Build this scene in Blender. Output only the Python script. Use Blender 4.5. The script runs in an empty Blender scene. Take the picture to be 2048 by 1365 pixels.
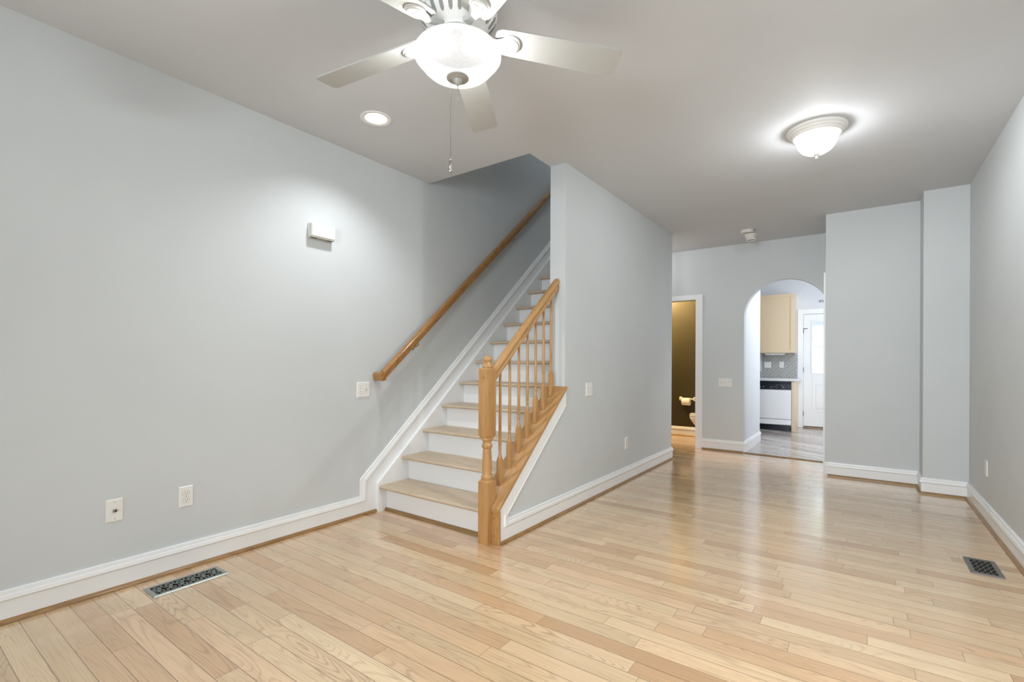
import bpy, bmesh, math, random
from mathutils import Vector, Matrix
from mathutils.geometry import tessellate_polygon
random.seed(7)
SC = bpy.context.scene
COL = SC.collection
PI = math.pi

# ------------------------------------------------------------------ camera
EYE = 1.172
cam = bpy.data.cameras.new('camera'); camo = bpy.data.objects.new('camera', cam); COL.objects.link(camo)
cam.sensor_fit = 'HORIZONTAL'; cam.sensor_width = 36.0
cam.lens = 967.1 / 2048 * 36.0
cam.shift_y = (725.5 - 682.5) / 2048
cam.clip_start = 0.05; cam.clip_end = 200
camo.location = (0, 0, EYE)
YAW, ROLL = math.radians(35.871), math.radians(0.256)
fw = Vector((-math.sin(YAW), math.cos(YAW), 0)); rt = Vector((math.cos(YAW), math.sin(YAW), 0)); up = Vector((0, 0, 1))
r2 = rt * math.cos(ROLL) + up * math.sin(ROLL); u2 = up * math.cos(ROLL) - rt * math.sin(ROLL)
camo.rotation_euler = Matrix((r2, u2, -fw)).transposed().to_euler()
SC.camera = camo

# ------------------------------------------------------------------ view, world, daylight
SC.view_settings.view_transform = 'Standard'
try: SC.view_settings.look = 'None'
except Exception: pass
SC.view_settings.exposure = 0.36; SC.view_settings.gamma = 1.0
SC.view_settings.use_curve_mapping = False
SC.cycles.use_denoising = True
SC.cycles.max_bounces = 10; SC.cycles.diffuse_bounces = 6; SC.cycles.transparent_max_bounces = 12
SC.cycles.sample_clamp_indirect = 4.0
SC.cycles.caustics_reflective = False; SC.cycles.caustics_refractive = False

W = bpy.data.worlds.new('world'); SC.world = W; W.use_nodes = True
bg = W.node_tree.nodes['Background']
bg.inputs[0].default_value = (0.86, 0.93, 1.0, 1); bg.inputs[1].default_value = 2.6

def area_light(name, loc, rot, sx, sy, power, color=(1, 1, 1)):
    l = bpy.data.lights.new(name, 'AREA'); l.shape = 'RECTANGLE'; l.size = sx; l.size_y = sy
    l.energy = power; l.color = color
    o = bpy.data.objects.new(name, l); COL.objects.link(o); o.location = loc; o.rotation_euler = rot
    return o
def point_light(name, loc, power, radius, color=(1, 1, 1)):
    l = bpy.data.lights.new(name, 'POINT'); l.energy = power; l.shadow_soft_size = radius; l.color = color
    o = bpy.data.objects.new(name, l); COL.objects.link(o); o.location = loc
    return o
P_FRONT, P_KITCHEN, P_FAN, P_FLUSH, P_CAN, P_POWDER, P_STAIR = 62, 27, 32, 70, 11.5, 130, 15
# added fill through two made-up front windows behind the camera (wall at y = -2.6) and daylight through the kitchen's unseen side window
for x, q in ((-2.1, 0.06), (-0.25, 0.94)):
    fw_ = area_light('front_fill', (x, -2.66, 1.45), (PI / 2, 0, -0.12), 1.2, 1.6, P_FRONT * q, (0.90, 0.955, 1.0)); fw_.data.spread = math.radians(112)  # soft fill for the whole room, added behind the camera
area_light('kitchen_window_daylight', (1.32, 8.8, 1.55), (PI / 2, 0, PI / 2), 1.3, 1.2, P_KITCHEN, (0.86, 0.92, 1.0))

# added unseen fills: right side of room, kitchen fronts, hall; also the upstairs hall lamp
for x, y, p in ((0.2, 1.85, 185),):
    d_ = bpy.data.lights.new('right_side_fill', 'SPOT'); d_.energy = p; d_.spot_size = math.radians(150); d_.spot_blend = 0.9; d_.shadow_soft_size = 0.07; d_.color = (0.95, 0.98, 1.0)  # unseen spot added to brighten right wall, centre wall and floor
    o_ = bpy.data.objects.new('right_side_fill', d_); COL.objects.link(o_); o_.location = (x, y, 2.735)
point_light('kitchen_fill', (-0.15, 7.7, 2.8), 46, 0.12, (0.93, 0.96, 1.0))  # unseen light added to brighten the cabinet fronts
point_light('hall_fill', (-2.6, 6.4, 2.6), 7, 0.12, (1.0, 0.98, 0.95))  # hidden light added to lift the hall wall and ceiling
point_light('upstairs_hall_lamp', (-2.5, 5.6, 4.9), P_STAIR, 0.15, (0.95, 0.97, 1.0))

# ------------------------------------------------------------------ dimensions (metres)
XL, XS, XSI, XR, CEIL = -3.094, -1.887, -2.027, 0.761, 2.744
Y_OPEN, Y_END, Y_SW, Y_W1, Y_W2, Y_AW = 3.016, 3.32, 5.95, 6.052, 5.744, 6.911
Y_BACK, Y_KIT = -2.6, 10.31
RUN, RISE = 0.2285, 0.1965
NOSE0, TOP0 = 2.453, 0.205
SL = RISE / RUN

# ------------------------------------------------------------------ material helpers
def mat(name, color=(0.8, 0.8, 0.8), rough=0.5, metal=0.0, spec=0.5, coat=0.0):
    m = bpy.data.materials.new(name); m.use_nodes = True
    b = m.node_tree.nodes['Principled BSDF']
    b.inputs['Base Color'].default_value = (*color, 1); b.inputs['Roughness'].default_value = rough
    b.inputs['Metallic'].default_value = metal
    b.inputs['Specular IOR Level'].default_value = spec
    b.inputs['Coat Weight'].default_value = coat; b.inputs['Coat Roughness'].default_value = 0.12
    return m
class N:
    """tiny node-graph helper"""
    def __init__(s, m): s.t = m.node_tree; s.b = s.t.nodes.get('Principled BSDF')
    def n(s, typ, **kw):
        x = s.t.nodes.new(typ)
        for k, v in kw.items(): setattr(x, k, v)
        return x
    def l(s, a, b): s.t.links.new(a, b)
    def put(s, v, sock):
        if isinstance(v, (int, float)): sock.default_value = v
        elif isinstance(v, tuple): sock.default_value = v
        else: s.l(v, sock)
    def m(s, op, a, b=0.0, c=0.0):
        x = s.n('ShaderNodeMath', operation=op)
        s.put(a, x.inputs[0]); s.put(b, x.inputs[1]); s.put(c, x.inputs[2])
        return x.outputs[0]
    def noise(s, vec, scale=5, detail=2, rough=0.5, dist=0.0):
        x = s.n('ShaderNodeTexNoise'); s.l(vec, x.inputs['Vector'])
        x.inputs['Scale'].default_value = scale; x.inputs['Detail'].default_value = detail
        x.inputs['Roughness'].default_value = rough; x.inputs['Distortion'].default_value = dist
        return x.outputs['Fac']
    def ramp(s, fac, stops, interp='LINEAR'):
        x = s.n('ShaderNodeValToRGB'); x.color_ramp.interpolation = interp
        while len(x.color_ramp.elements) < len(stops): x.color_ramp.elements.new(0.5)
        for e, (p, c) in zip(x.color_ramp.elements, stops): e.position = p; e.color = (*c, 1) if len(c) == 3 else c
        s.l(fac, x.inputs[0]); return x.outputs[0]
    def mix(s, mode, fac, a, b):
        x = s.n('ShaderNodeMix', data_type='RGBA', blend_type=mode)
        s.put(fac, x.inputs[0]); s.put(a, x.inputs[6]); s.put(b, x.inputs[7]); return x.outputs[2]
    def bump(s, h, strength=0.2, dist=0.002):
        x = s.n('ShaderNodeBump'); x.inputs['Strength'].default_value = strength; x.inputs['Distance'].default_value = dist
        s.l(h, x.inputs['Height']); s.l(x.outputs[0], s.b.inputs['Normal'])

def paint(name, color, rough=0.55, var=0.02, bump=0.06, spec=0.3):
    m = mat(name, color, rough, spec=spec); g = N(m)
    co = g.n('ShaderNodeNewGeometry').outputs['Position']
    f = g.noise(co, 1.3, 3)
    a = tuple(min(1, c * (1 + var)) for c in color); d = tuple(c * (1 - var) for c in color)
    g.l(g.ramp(f, [(0.35, d), (0.65, a)]), g.b.inputs['Base Color'])
    if bump: g.bump(g.noise(co, 220, 2), bump, 0.0006)
    return m

def plank_floor(name, width, phase, angle, tones, length=1.15, rough=0.3, gap=0.0012, grain=1.0, coat=0.5, gdark=(0.20, 0.12, 0.06)):
    """strip boards running along local x, every board its own tone and grain"""
    m = mat(name, (0.6, 0.45, 0.3), rough, coat=coat); g = N(m)
    g.b.inputs['Coat Roughness'].default_value = 0.13
    pos = g.n('ShaderNodeNewGeometry').outputs['Position']
    mp = g.n('ShaderNodeMapping', vector_type='POINT'); mp.inputs['Rotation'].default_value = (0, 0, -angle)
    g.l(pos, mp.inputs['Vector'])
    sx = g.n('ShaderNodeSeparateXYZ'); g.l(mp.outputs[0], sx.inputs[0])
    x, y = sx.outputs[0], sx.outputs[1]
    v = g.m('DIVIDE', g.m('SUBTRACT', y, phase), width)
    row = g.m('FLOOR', v); fv = g.m('FRACT', v)
    def wn(a, b):
        cb = g.n('ShaderNodeCombineXYZ'); g.put(a, cb.inputs[0]); g.put(b, cb.inputs[1])
        w = g.n('ShaderNodeTexWhiteNoise', noise_dimensions='2D'); g.l(cb.outputs[0], w.inputs['Vector'])
        return w.outputs['Value'], w.outputs['Color']
    r1, _ = wn(row, 3.7); r2_, _ = wn(row, 11.3)
    ln = g.m('MULTIPLY_ADD', r2_, 0.9 * length, 0.45 * length)
    uu = g.m('ADD', g.m('DIVIDE', x, ln), g.m('MULTIPLY', r1, 17.0))
    cell = g.m('FLOOR', uu); fu = g.m('FRACT', uu)
    q, _ = wn(cell, 5.1)
    # uneven board lengths: each joint slides
    rb, rc = wn(cell, row)
    sc = g.n('ShaderNodeSeparateColor'); g.l(rc, sc.inputs[0])
    base = g.ramp(rb, tones, 'LINEAR')
    # grain coordinates, shifted per board
    gx = g.m('ADD', x, g.m('MULTIPLY', sc.outputs[0], 31.0)); gy = g.m('ADD', y, g.m('MULTIPLY', sc.outputs[1], 9.0))
    def vec(ax, ay):
        cb = g.n('ShaderNodeCombineXYZ'); g.put(g.m('MULTIPLY', gx, ax), cb.inputs[0]); g.put(g.m('MULTIPLY', gy, ay), cb.inputs[1])
        g.put(g.m('MULTIPLY', sc.outputs[2], 5.0), cb.inputs[2]); return cb.outputs[0]
    field = g.noise(vec(1.1, 9.0), 1.0, 1.5, 0.45, 0.35)
    rings = g.m('SINE', g.m('MULTIPLY', field, 150.0))
    rings = g.m('POWER', g.m('MULTIPLY_ADD', rings, 0.5, 0.5), 5.0)
    where = g.m('SMOOTH_MIN', 1.0, g.m('MAXIMUM', g.m('MULTIPLY_ADD', g.noise(vec(0.9, 5.0), 1.0, 2), 3.2, -1.15), 0.0), 0.1)
    pores = g.m('MAXIMUM', g.m('MULTIPLY_ADD', g.noise(vec(5.0, 210.0), 1.0, 2), 3.0, -1.45), 0.0)
    blot = g.m('MAXIMUM', g.m('MULTIPLY_ADD', g.noise(vec(2.2, 16.0), 1.0, 4, 0.65), 4.0, -2.45), 0.0)
    dark = g.m('ADD', g.m('MULTIPLY', g.m('MULTIPLY', rings, where), 0.36 * grain),
               g.m('ADD', g.m('MULTIPLY', pores, 0.30 * grain), g.m('MULTIPLY', blot, 0.30 * grain)))
    dark = g.m('MINIMUM', dark, 0.6)
    soft = g.noise(vec(0.8, 6.0), 1.0, 2)
    c1 = g.mix('MULTIPLY', 1.0, base, g.ramp(soft, [(0.3, (0.90, 0.89, 0.87)), (0.7, (1.07, 1.07, 1.07))]))
    c2 = g.mix('MIX', dark, c1, (*gdark, 1))
    # joints
    ev = g.m('MINIMUM', fv, g.m('SUBTRACT', 1.0, fv)); ev = g.m('MULTIPLY', ev, width)
    eu = g.m('MULTIPLY', g.m('MINIMUM', fu, g.m('SUBTRACT', 1.0, fu)), g.m('MULTIPLY', ln, 1.5))
    ed = g.m('MINIMUM', ev, eu)
    jm = g.m('LESS_THAN', ed, gap)
    c3 = g.mix('MIX', g.m('MULTIPLY', jm, 0.78), c2, (*[c * 0.7 for c in gdark], 1))
    g.l(c3, g.b.inputs['Base Color'])
    g.l(g.m('MULTIPLY_ADD', sc.outputs[1], 0.08, rough - 0.03), g.b.inputs['Roughness'])
    edge = g.m('MINIMUM', g.m('MULTIPLY', ed, 260.0), 1.0)
    wave = g.m('MULTIPLY', g.noise(vec(1.2, 10.0), 1.0, 1), 0.22)
    tilt = g.m('MULTIPLY', g.m('MULTIPLY', g.m('SUBTRACT', fv, 0.5), g.m('SUBTRACT', sc.outputs[2], 0.5)), 0.9)
    g.bump(g.m('ADD', g.m('ADD', edge, wave), tilt), 0.22, 0.0016)
    return m

def oak(name, light, darkc, axis='Z', slope=0.0, rough=0.35, coat=0.2, scale=1.0, lines=1.0):
    """solid oak with grain along an axis (slope turns it in the stair's plane)"""
    m = mat(name, light, rough, coat=coat); g = N(m)
    pos = g.n('ShaderNodeNewGeometry').outputs['Position']
    mp = g.n('ShaderNodeMapping', vector_type='POINT')
    if slope: mp.inputs['Rotation'].default_value = (-slope, 0, 0)
    g.l(pos, mp.inputs['Vector'])
    st = g.n('ShaderNodeMapping', vector_type='POINT')
    s = {'X': (1.4, 16, 16), 'Y': (16, 1.4, 16), 'Z': (16, 16, 1.4)}[axis]
    st.inputs['Scale'].default_value = tuple(k * scale for k in s)
    g.l(mp.outputs[0], st.inputs['Vector'])
    f = g.noise(st.outputs[0], 1.0, 2, 0.5, 0.6)
    rings = g.m('MULTIPLY_ADD', g.m('SINE', g.m('MULTIPLY', f, 60.0)), 0.5, 0.5)
    st2 = g.n('ShaderNodeMapping', vector_type='POINT')
    s2 = {'X': (7, 320, 320), 'Y': (320, 7, 320), 'Z': (320, 320, 7)}[axis]
    st2.inputs['Scale'].default_value = s2; g.l(mp.outputs[0], st2.inputs['Vector'])
    p = g.noise(st2.outputs[0], 1.0, 2)
    k = g.m('ADD', g.m('MULTIPLY', g.m('POWER', rings, 2.5), 0.55 * lines), g.m('MAXIMUM', g.m('MULTIPLY_ADD', p, 1.6 * lines, -0.72 * lines), 0.0))
    k = g.m('MINIMUM', g.m('MAXIMUM', k, 0.0), 1.0)
    g.l(g.mix('MIX', k, (*light, 1), (*darkc, 1)), g.b.inputs['Base Color'])
    g.bump(p, 0.05, 0.0005)
    return m

def glass_shade(name, glow, clear, milk, tint=(1, 0.98, 0.95), swirl=0.0, rim=0.0):
    """lit frosted glass: lets part of the bulb light through, scatters a little, glows"""
    m = bpy.data.materials.new(name); m.use_nodes = True; t = m.node_tree; t.nodes.clear(); g = N(m)
    out = g.n('ShaderNodeOutputMaterial')
    tr = g.n('ShaderNodeBsdfTransparent'); tr.inputs[0].default_value = (clear, clear, clear, 1)
    tl = g.n('ShaderNodeBsdfTranslucent'); tl.inputs[0].default_value = (milk, milk, milk, 1)
    em = g.n('ShaderNodeEmission'); em.inputs[1].default_value = glow
    pos = g.n('ShaderNodeNewGeometry').outputs['Position']
    f = g.noise(pos, 95 if not swirl else 26, 3, 0.6, 0.0 if not swirl else 1.5)
    c = g.ramp(f, [(0.35, tuple(k * (0.90 if not swirl else 0.97) for k in tint)), (0.65, tint)])
    g.l(c, em.inputs[0])
    gl = g.n('ShaderNodeBsdfGlossy'); gl.inputs[0].default_value = (0.03, 0.03, 0.03, 1); gl.inputs['Roughness'].default_value = 0.2
    last = tr.outputs[0]
    if rim:
        sp_ = g.n('ShaderNodeSeparateXYZ'); g.l(g.n('ShaderNodeTexCoord').outputs['Object'], sp_.inputs[0])
        g.l(g.ramp(g.m('MULTIPLY', sp_.outputs[2], -1.0), [(rim - 0.012, (clear * 0.26,) * 3), (rim + 0.012, (clear,) * 3)]), tr.inputs[0])
    for sh in (tl, em, gl):
        a = g.n('ShaderNodeAddShader'); g.l(last, a.inputs[0]); g.l(sh.outputs[0], a.inputs[1]); last = a.outputs[0]
    g.l(last, out.inputs[0])
    return m
def emit(name, color, strength):
    m = bpy.data.materials.new(name); m.use_nodes = True; t = m.node_tree; t.nodes.clear(); g = N(m)
    e = g.n('ShaderNodeEmission'); e.inputs[0].default_value = (*color, 1); e.inputs[1].default_value = strength
    g.l(e.outputs[0], g.n('ShaderNodeOutputMaterial').inputs[0]); return m
def pane_mat(name):
    m = bpy.data.materials.new(name); m.use_nodes = True; t = m.node_tree; t.nodes.clear(); g = N(m)
    tr = g.n('ShaderNodeBsdfTransparent'); tr.inputs[0].default_value = (0.93, 0.95, 0.96, 1)
    gl = g.n('ShaderNodeBsdfGlossy'); gl.inputs['Roughness'].default_value = 0.02
    fr = g.n('ShaderNodeFresnel'); fr.inputs[0].default_value = 1.45
    mx = g.n('ShaderNodeMixShader'); g.l(fr.outputs[0], mx.inputs[0]); g.l(tr.outputs[0], mx.inputs[1]); g.l(gl.outputs[0], mx.inputs[2])
    g.l(mx.outputs[0], g.n('ShaderNodeOutputMaterial').inputs[0]); return m

M = {}
M['wall'] = paint('grey_wall_paint', (0.555, 0.585, 0.595), 0.5)
M['ceiling'] = paint('ceiling_paint', (0.60, 0.618, 0.642), 0.75)
M['kitchen_wall'] = paint('pale_kitchen_paint', (0.66, 0.68, 0.71), 0.5)
M['olive'] = paint('olive_paint', (0.038, 0.032, 0.0135), 0.38, 0.05)
M['trim'] = paint('white_trim_enamel', (0.79, 0.805, 0.81), 0.32, 0.01, 0.02, 0.45)
M['plate'] = mat('white_plastic', (0.74, 0.735, 0.705), 0.3)
M['slot'] = mat('dark_slot', (0.02, 0.02, 0.02), 0.6)
M['plate_line'] = mat('plate_shadow_grey', (0.42, 0.41, 0.38), 0.5)
TONES = [(0.0, (0.497, 0.307, 0.165)), (0.06, (0.558, 0.359, 0.201)), (0.2, (0.626, 0.425, 0.251)), (0.4, (0.617, 0.449, 0.271)), (0.55, (0.677, 0.496, 0.304)), (0.7, (0.641, 0.435, 0.263)), (0.82, (0.687, 0.515, 0.321)), (0.93, (0.667, 0.491, 0.3)), (1.0, (0.726, 0.572, 0.378))]
M['floor'] = plank_floor('oak_strip_floor', 0.0851, 0.4641, 0.0, TONES, 0.85, 0.24, 0.0014, 1.15, 1.0)
KT = [(0.0, (0.21, 0.16, 0.13)), (0.35, (0.32, 0.265, 0.235)), (0.7, (0.45, 0.40, 0.37)), (1.0, (0.56, 0.51, 0.48))]
M['kfloor'] = plank_floor('kitchen_plank_floor', 0.062, 0.0, math.radians(-30), KT, 1.6, 0.25, 0.0015, 0.8)
M['oak'] = oak('honey_oak', (0.46, 0.255, 0.095), (0.28, 0.130, 0.038), 'Z', lines=0.75)
M['oak_y'] = oak('honey_oak_raked', (0.46, 0.265, 0.108), (0.265, 0.125, 0.038), 'Y', math.atan(SL), lines=0.75)
M['oak_x'] = oak('honey_oak_cross', (0.52, 0.30, 0.13), (0.30, 0.15, 0.05), 'X')
M['shoe'] = oak('oak_shoe_moulding', (0.31, 0.170, 0.058), (0.17, 0.085, 0.025), 'Y', rough=0.4)
M['shoe_x'] = oak('oak_shoe_moulding_cross', (0.31, 0.185, 0.070), (0.17, 0.09, 0.028), 'X', rough=0.4)
M['tread'] = oak('pale_oak_tread', (0.56, 0.45, 0.33), (0.41, 0.31, 0.21), 'X', rough=0.42, coat=0.08, scale=0.8, lines=0.7)
M['rail'] = oak('stained_oak_rail', (0.37, 0.185, 0.052), (0.20, 0.08, 0.016), 'Y', math.atan(SL), 0.22, 0.5)
M['brass'] = mat('aged_brass', (0.45, 0.30, 0.12), 0.3, 1.0)
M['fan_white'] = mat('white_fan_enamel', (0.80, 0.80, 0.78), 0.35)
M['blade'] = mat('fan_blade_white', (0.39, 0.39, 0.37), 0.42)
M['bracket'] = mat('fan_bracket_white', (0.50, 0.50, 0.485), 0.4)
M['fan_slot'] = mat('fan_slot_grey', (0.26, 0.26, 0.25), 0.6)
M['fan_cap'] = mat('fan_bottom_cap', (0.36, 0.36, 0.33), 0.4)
M['glare_block'] = mat('dark_glare_block', (0.007, 0.007, 0.007), 0.7, spec=0.1)  # near black so the bulbs do not flare through the bowl
M['fan_glass'] = glass_shade('frosted_fan_bowl', 0.56, 0.36, 0.0025)
M['flush_glass'] = glass_shade('alabaster_dome', 1.0, 0.45, 0.02, (1, 1, 0.99), 1.0, 0.112)
M['chain'] = mat('nickel_chain', (0.10, 0.095, 0.085), 0.4, 0.4)
M['nickel'] = mat('polished_nickel', (0.42, 0.40, 0.37), 0.2, 1.0)
M['lamp_disc'] = emit('recessed_lamp_face', (1, 0.99, 0.96), 3.0)
M['can'] = mat('recessed_can_white', (0.82, 0.82, 0.80), 0.4)
M['register'] = mat('pewter_register', (0.37, 0.40, 0.375), 0.38, 0.75)
M['register_dark'] = mat('bronze_register', (0.22, 0.215, 0.205), 0.42, 0.75)
M['void'] = mat('duct_dark', (0.006, 0.006, 0.006), 0.9, spec=0.1)
M['maple'] = oak('pale_maple', (0.70, 0.555, 0.375), (0.64, 0.49, 0.315), 'Z', rough=0.4, lines=0.5)
M['counter'] = mat('pale_counter', (0.72, 0.73, 0.74), 0.25)
M['appliance'] = mat('white_appliance', (0.88, 0.89, 0.90), 0.16, coat=0.6)
M['panel_black'] = mat('black_control_panel', (0.010, 0.014, 0.022), 0.22)
M['mark'] = mat('panel_marking', (0.55, 0.58, 0.62), 0.5)
M['tile'] = paint('grey_glazed_tile', (0.27, 0.27, 0.255), 0.25, 0.12, 0)
M['grout'] = mat('pale_grout', (0.85, 0.84, 0.81), 0.8)
M['pane'] = pane_mat('clear_pane')
M['hinge'] = mat('dark_hinge', (0.05, 0.05, 0.05), 0.4, 0.6)
M['porcelain'] = mat('porcelain', (0.82, 0.80, 0.74), 0.12, coat=0.5)
M['paper'] = mat('tissue_paper', (0.84, 0.80, 0.72), 0.9)
M['chime'] = mat('chime_ivory', (0.64, 0.64, 0.59), 0.45)
M['chime_dark'] = mat('chime_grille', (0.20, 0.19, 0.16), 0.6)
M['chime_mid'] = mat('chime_underside', (0.40, 0.39, 0.34), 0.6)
M['detector'] = mat('detector_plastic', (0.70, 0.68, 0.64), 0.5)
M['siding'] = paint('white_siding', (0.80, 0.80, 0.82), 0.7)
M['roof'] = paint('grey_shingle', (0.45, 0.45, 0.47), 0.9, 0.1)
M['leaf'] = paint('pale_leaf', (0.42, 0.52, 0.36), 0.7, 0.25, 0)
M['bark'] = paint('bark', (0.2, 0.15, 0.1), 0.9, 0.2)
M['ground'] = paint('concrete', (0.55, 0.55, 0.53), 0.9, 0.08)

# ------------------------------------------------------------------ mesh helpers
def origin(p):
    v = Vector((0, 0, 0))
    while p is not None: v += p.location; p = p.parent
    return v
class MB:
    def __init__(s): s.bm = bmesh.new()
    def face(s, vs):
        try: return s.bm.faces.new(vs)
        except ValueError: return None
    def box(s, x0, x1, y0, y1, z0, z1):
        v = [s.bm.verts.new((x, y, z)) for x in (x0, x1) for y in (y0, y1) for z in (z0, z1)]
        for f in ((0, 1, 3, 2), (4, 6, 7, 5), (0, 4, 5, 1), (2, 3, 7, 6), (0, 2, 6, 4), (1, 5, 7, 3)): s.face([v[i] for i in f])
        return s
    def prism(s, loops, fmap, t0, t1):
        """loops[0] outline, the rest holes, in (u, v); fmap(u, v, t) -> xyz"""
        if not isinstance(loops[0][0], (tuple, list)): loops = [loops]
        flat = [p for lp in loops for p in lp]
        tris = tessellate_polygon([[Vector((p[0], p[1], 0)) for p in lp] for lp in loops])
        A = [s.bm.verts.new(fmap(p[0], p[1], t0)) for p in flat]; B = [s.bm.verts.new(fmap(p[0], p[1], t1)) for p in flat]
        for t in tris: s.face([A[i] for i in t]); s.face([B[i] for i in reversed(t)])
        k = 0
        for lp in loops:
            n = len(lp)
            for i in range(n): a, b = k + i, k + (i + 1) % n; s.face([A[a], A[b], B[b], B[a]])
            k += n
        return s
    def loft(s, rings, closed=True, caps=True):
        vs = [[s.bm.verts.new(p) for p in r] for r in rings]
        n = len(rings[0])
        for a, b in zip(vs, vs[1:]):
            for i in range(n if closed else n - 1): s.face([a[i], a[(i + 1) % n], b[(i + 1) % n], b[i]])
        if caps: s.face(list(reversed(vs[0]))); s.face(vs[-1])
        return s
    def lathe(s, prof, c, seg=32, axis='Z', caps=True):
        rings = []
        for r, h in prof:
            r = max(r, 1e-5); ring = []
            for i in range(seg):
                a = 2 * PI * i / seg; p, q = r * math.cos(a), r * math.sin(a)
                ring.append({'Z': (c[0] + p, c[1] + q, c[2] + h), 'X': (c[0] + h, c[1] + p, c[2] + q), 'Y': (c[0] + p, c[1] + h, c[2] + q)}[axis])
            rings.append(ring)
        return s.loft(rings, True, caps)
    def turned(s, secs, c, seg=16):
        """secs: (z, half-width, squareness 0..1)"""
        rings = []
        for z, h, q in secs:
            ring = []
            for i in range(seg):
                a = PI / 4 + 2 * PI * i / seg; ca, sa = math.cos(a), math.sin(a)
                k = 1 / max(abs(ca), abs(sa)); r = h * (q * k + (1 - q)); ring.append((c[0] + r * ca, c[1] + r * sa, c[2] + z))
            rings.append(ring)
        return s.loft(rings)
    def tube(s, path, r, seg=8, caps=True):
        rings = []; P = [Vector(p) for p in path]
        for i, p in enumerate(P):
            d = (P[min(i + 1, len(P) - 1)] - P[max(i - 1, 0)]).normalized()
            a = d.orthogonal().normalized() if abs(d.z) > 0.9 else d.cross(Vector((0, 0, 1))).normalized(); b = d.cross(a)
            rings.append([tuple(p + a * r * math.cos(2 * PI * k / seg) + b * r * math.sin(2 * PI * k / seg)) for k in range(seg)])
        return s.loft(rings, True, caps)
    def sweep(s, path, prof, fmap, side=1):
        """2-D path mitred with a profile of (offset, t); fmap(u, v, t) -> xyz; side picks the normal"""
        P = [Vector(p) for p in path]; rings = []
        for i in range(len(P)):
            d0 = (P[i] - P[i - 1]).normalized() if i > 0 else (P[1] - P[0]).normalized()
            d1 = (P[i + 1] - P[i]).normalized() if i < len(P) - 1 else d0
            n0 = Vector((-d0.y, d0.x)) * side; n1 = Vector((-d1.y, d1.x)) * side
            n = (n0 + n1).normalized(); k = 1 / max(0.3, n.dot(n0))
            rings.append([fmap(P[i].x + n.x * a * k, P[i].y + n.y * a * k, t) for a, t in prof])
        return s.loft(rings)
    def extrude_dir(s, prof, p0, p1, side, upv):
        p0, p1, side, upv = Vector(p0), Vector(p1), Vector(side), Vector(upv)
        return s.loft([[tuple(p + side * a + upv * b) for a, b in prof] for p in (p0, p1)])
    def sphere(s, c, r, u=12, v=8, sc=(1, 1, 1)):
        prof = [(r * math.sin(PI * i / v), -r * math.cos(PI * i / v)) for i in range(v + 1)]
        rings = []
        for rr, h in prof:
            rr = max(rr, 1e-5)
            rings.append([(c[0] + rr * math.cos(2 * PI * i / u) * sc[0], c[1] + rr * math.sin(2 * PI * i / u) * sc[1], c[2] + h * sc[2]) for i in range(u)])
        return s.loft(rings)
    def build(s, name, material, parent=None, smooth=0, bevel=0, seg=2):
        bm = s.bm
        bmesh.ops.remove_doubles(bm, verts=bm.verts, dist=1e-6)
        bmesh.ops.recalc_face_normals(bm, faces=bm.faces)
        if bevel:
            ed = [e for e in bm.edges if len(e.link_faces) == 2 and e.calc_face_angle(0) > math.radians(35)]
            bmesh.ops.bevel(bm, geom=ed, offset=bevel, segments=seg, affect='EDGES', clamp_overlap=True)
        o0 = origin(parent) if parent is not None else Vector((0, 0, 0))
        if parent is None and bm.verts:
            lo = Vector([min(v.co[i] for v in bm.verts) for i in range(3)]); hi = Vector([max(v.co[i] for v in bm.verts) for i in range(3)])
            loc = Vector(((lo.x + hi.x) / 2, (lo.y + hi.y) / 2, lo.z))
        else: loc = o0
        for v in bm.verts: v.co -= loc
        if smooth:
            for f in bm.faces: f.smooth = True
            for e in bm.edges:
                if len(e.link_faces) == 2: e.smooth = e.calc_face_angle(0) < math.radians(smooth)
        me = bpy.data.meshes.new(name); bm.to_mesh(me); bm.free(); me.materials.append(material)
        ob = bpy.data.objects.new(name, me); COL.objects.link(ob)
        if parent is not None: ob.parent = parent
        else: ob.location = loc
        return ob
def tag(o, label, cat, group=None):
    o['label'] = label; o['category'] = cat
    if group: o['group'] = group
    return o
def thing(name, label, cat, loc=(0, 0, 0), group=None):
    o = bpy.data.objects.new(name, None); COL.objects.link(o); o.location = loc; o.empty_display_size = 0.1
    return tag(o, label, cat, group)
def struct(o): o['kind'] = 'structure'; return o
def copy_part(o, parent, off):
    c = o.copy(); COL.objects.link(c); c.parent = parent; c.location = o.location + Vector(off); return c
YZ = lambda u, v, t: (t, u, v)      # plane of the side walls
XZ = lambda u, v, t: (u, t, v)      # plane of the end walls
XY = lambda u, v, t: (u, v, t)
def rect(u0, u1, v0, v1): return [(u0, v0), (u1, v0), (u1, v1), (u0, v1)]
def circ(cx, cy, r, n=40): return [(cx + r * math.cos(2 * PI * i / n), cy + r * math.sin(2 * PI * i / n)) for i in range(n)]

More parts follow.
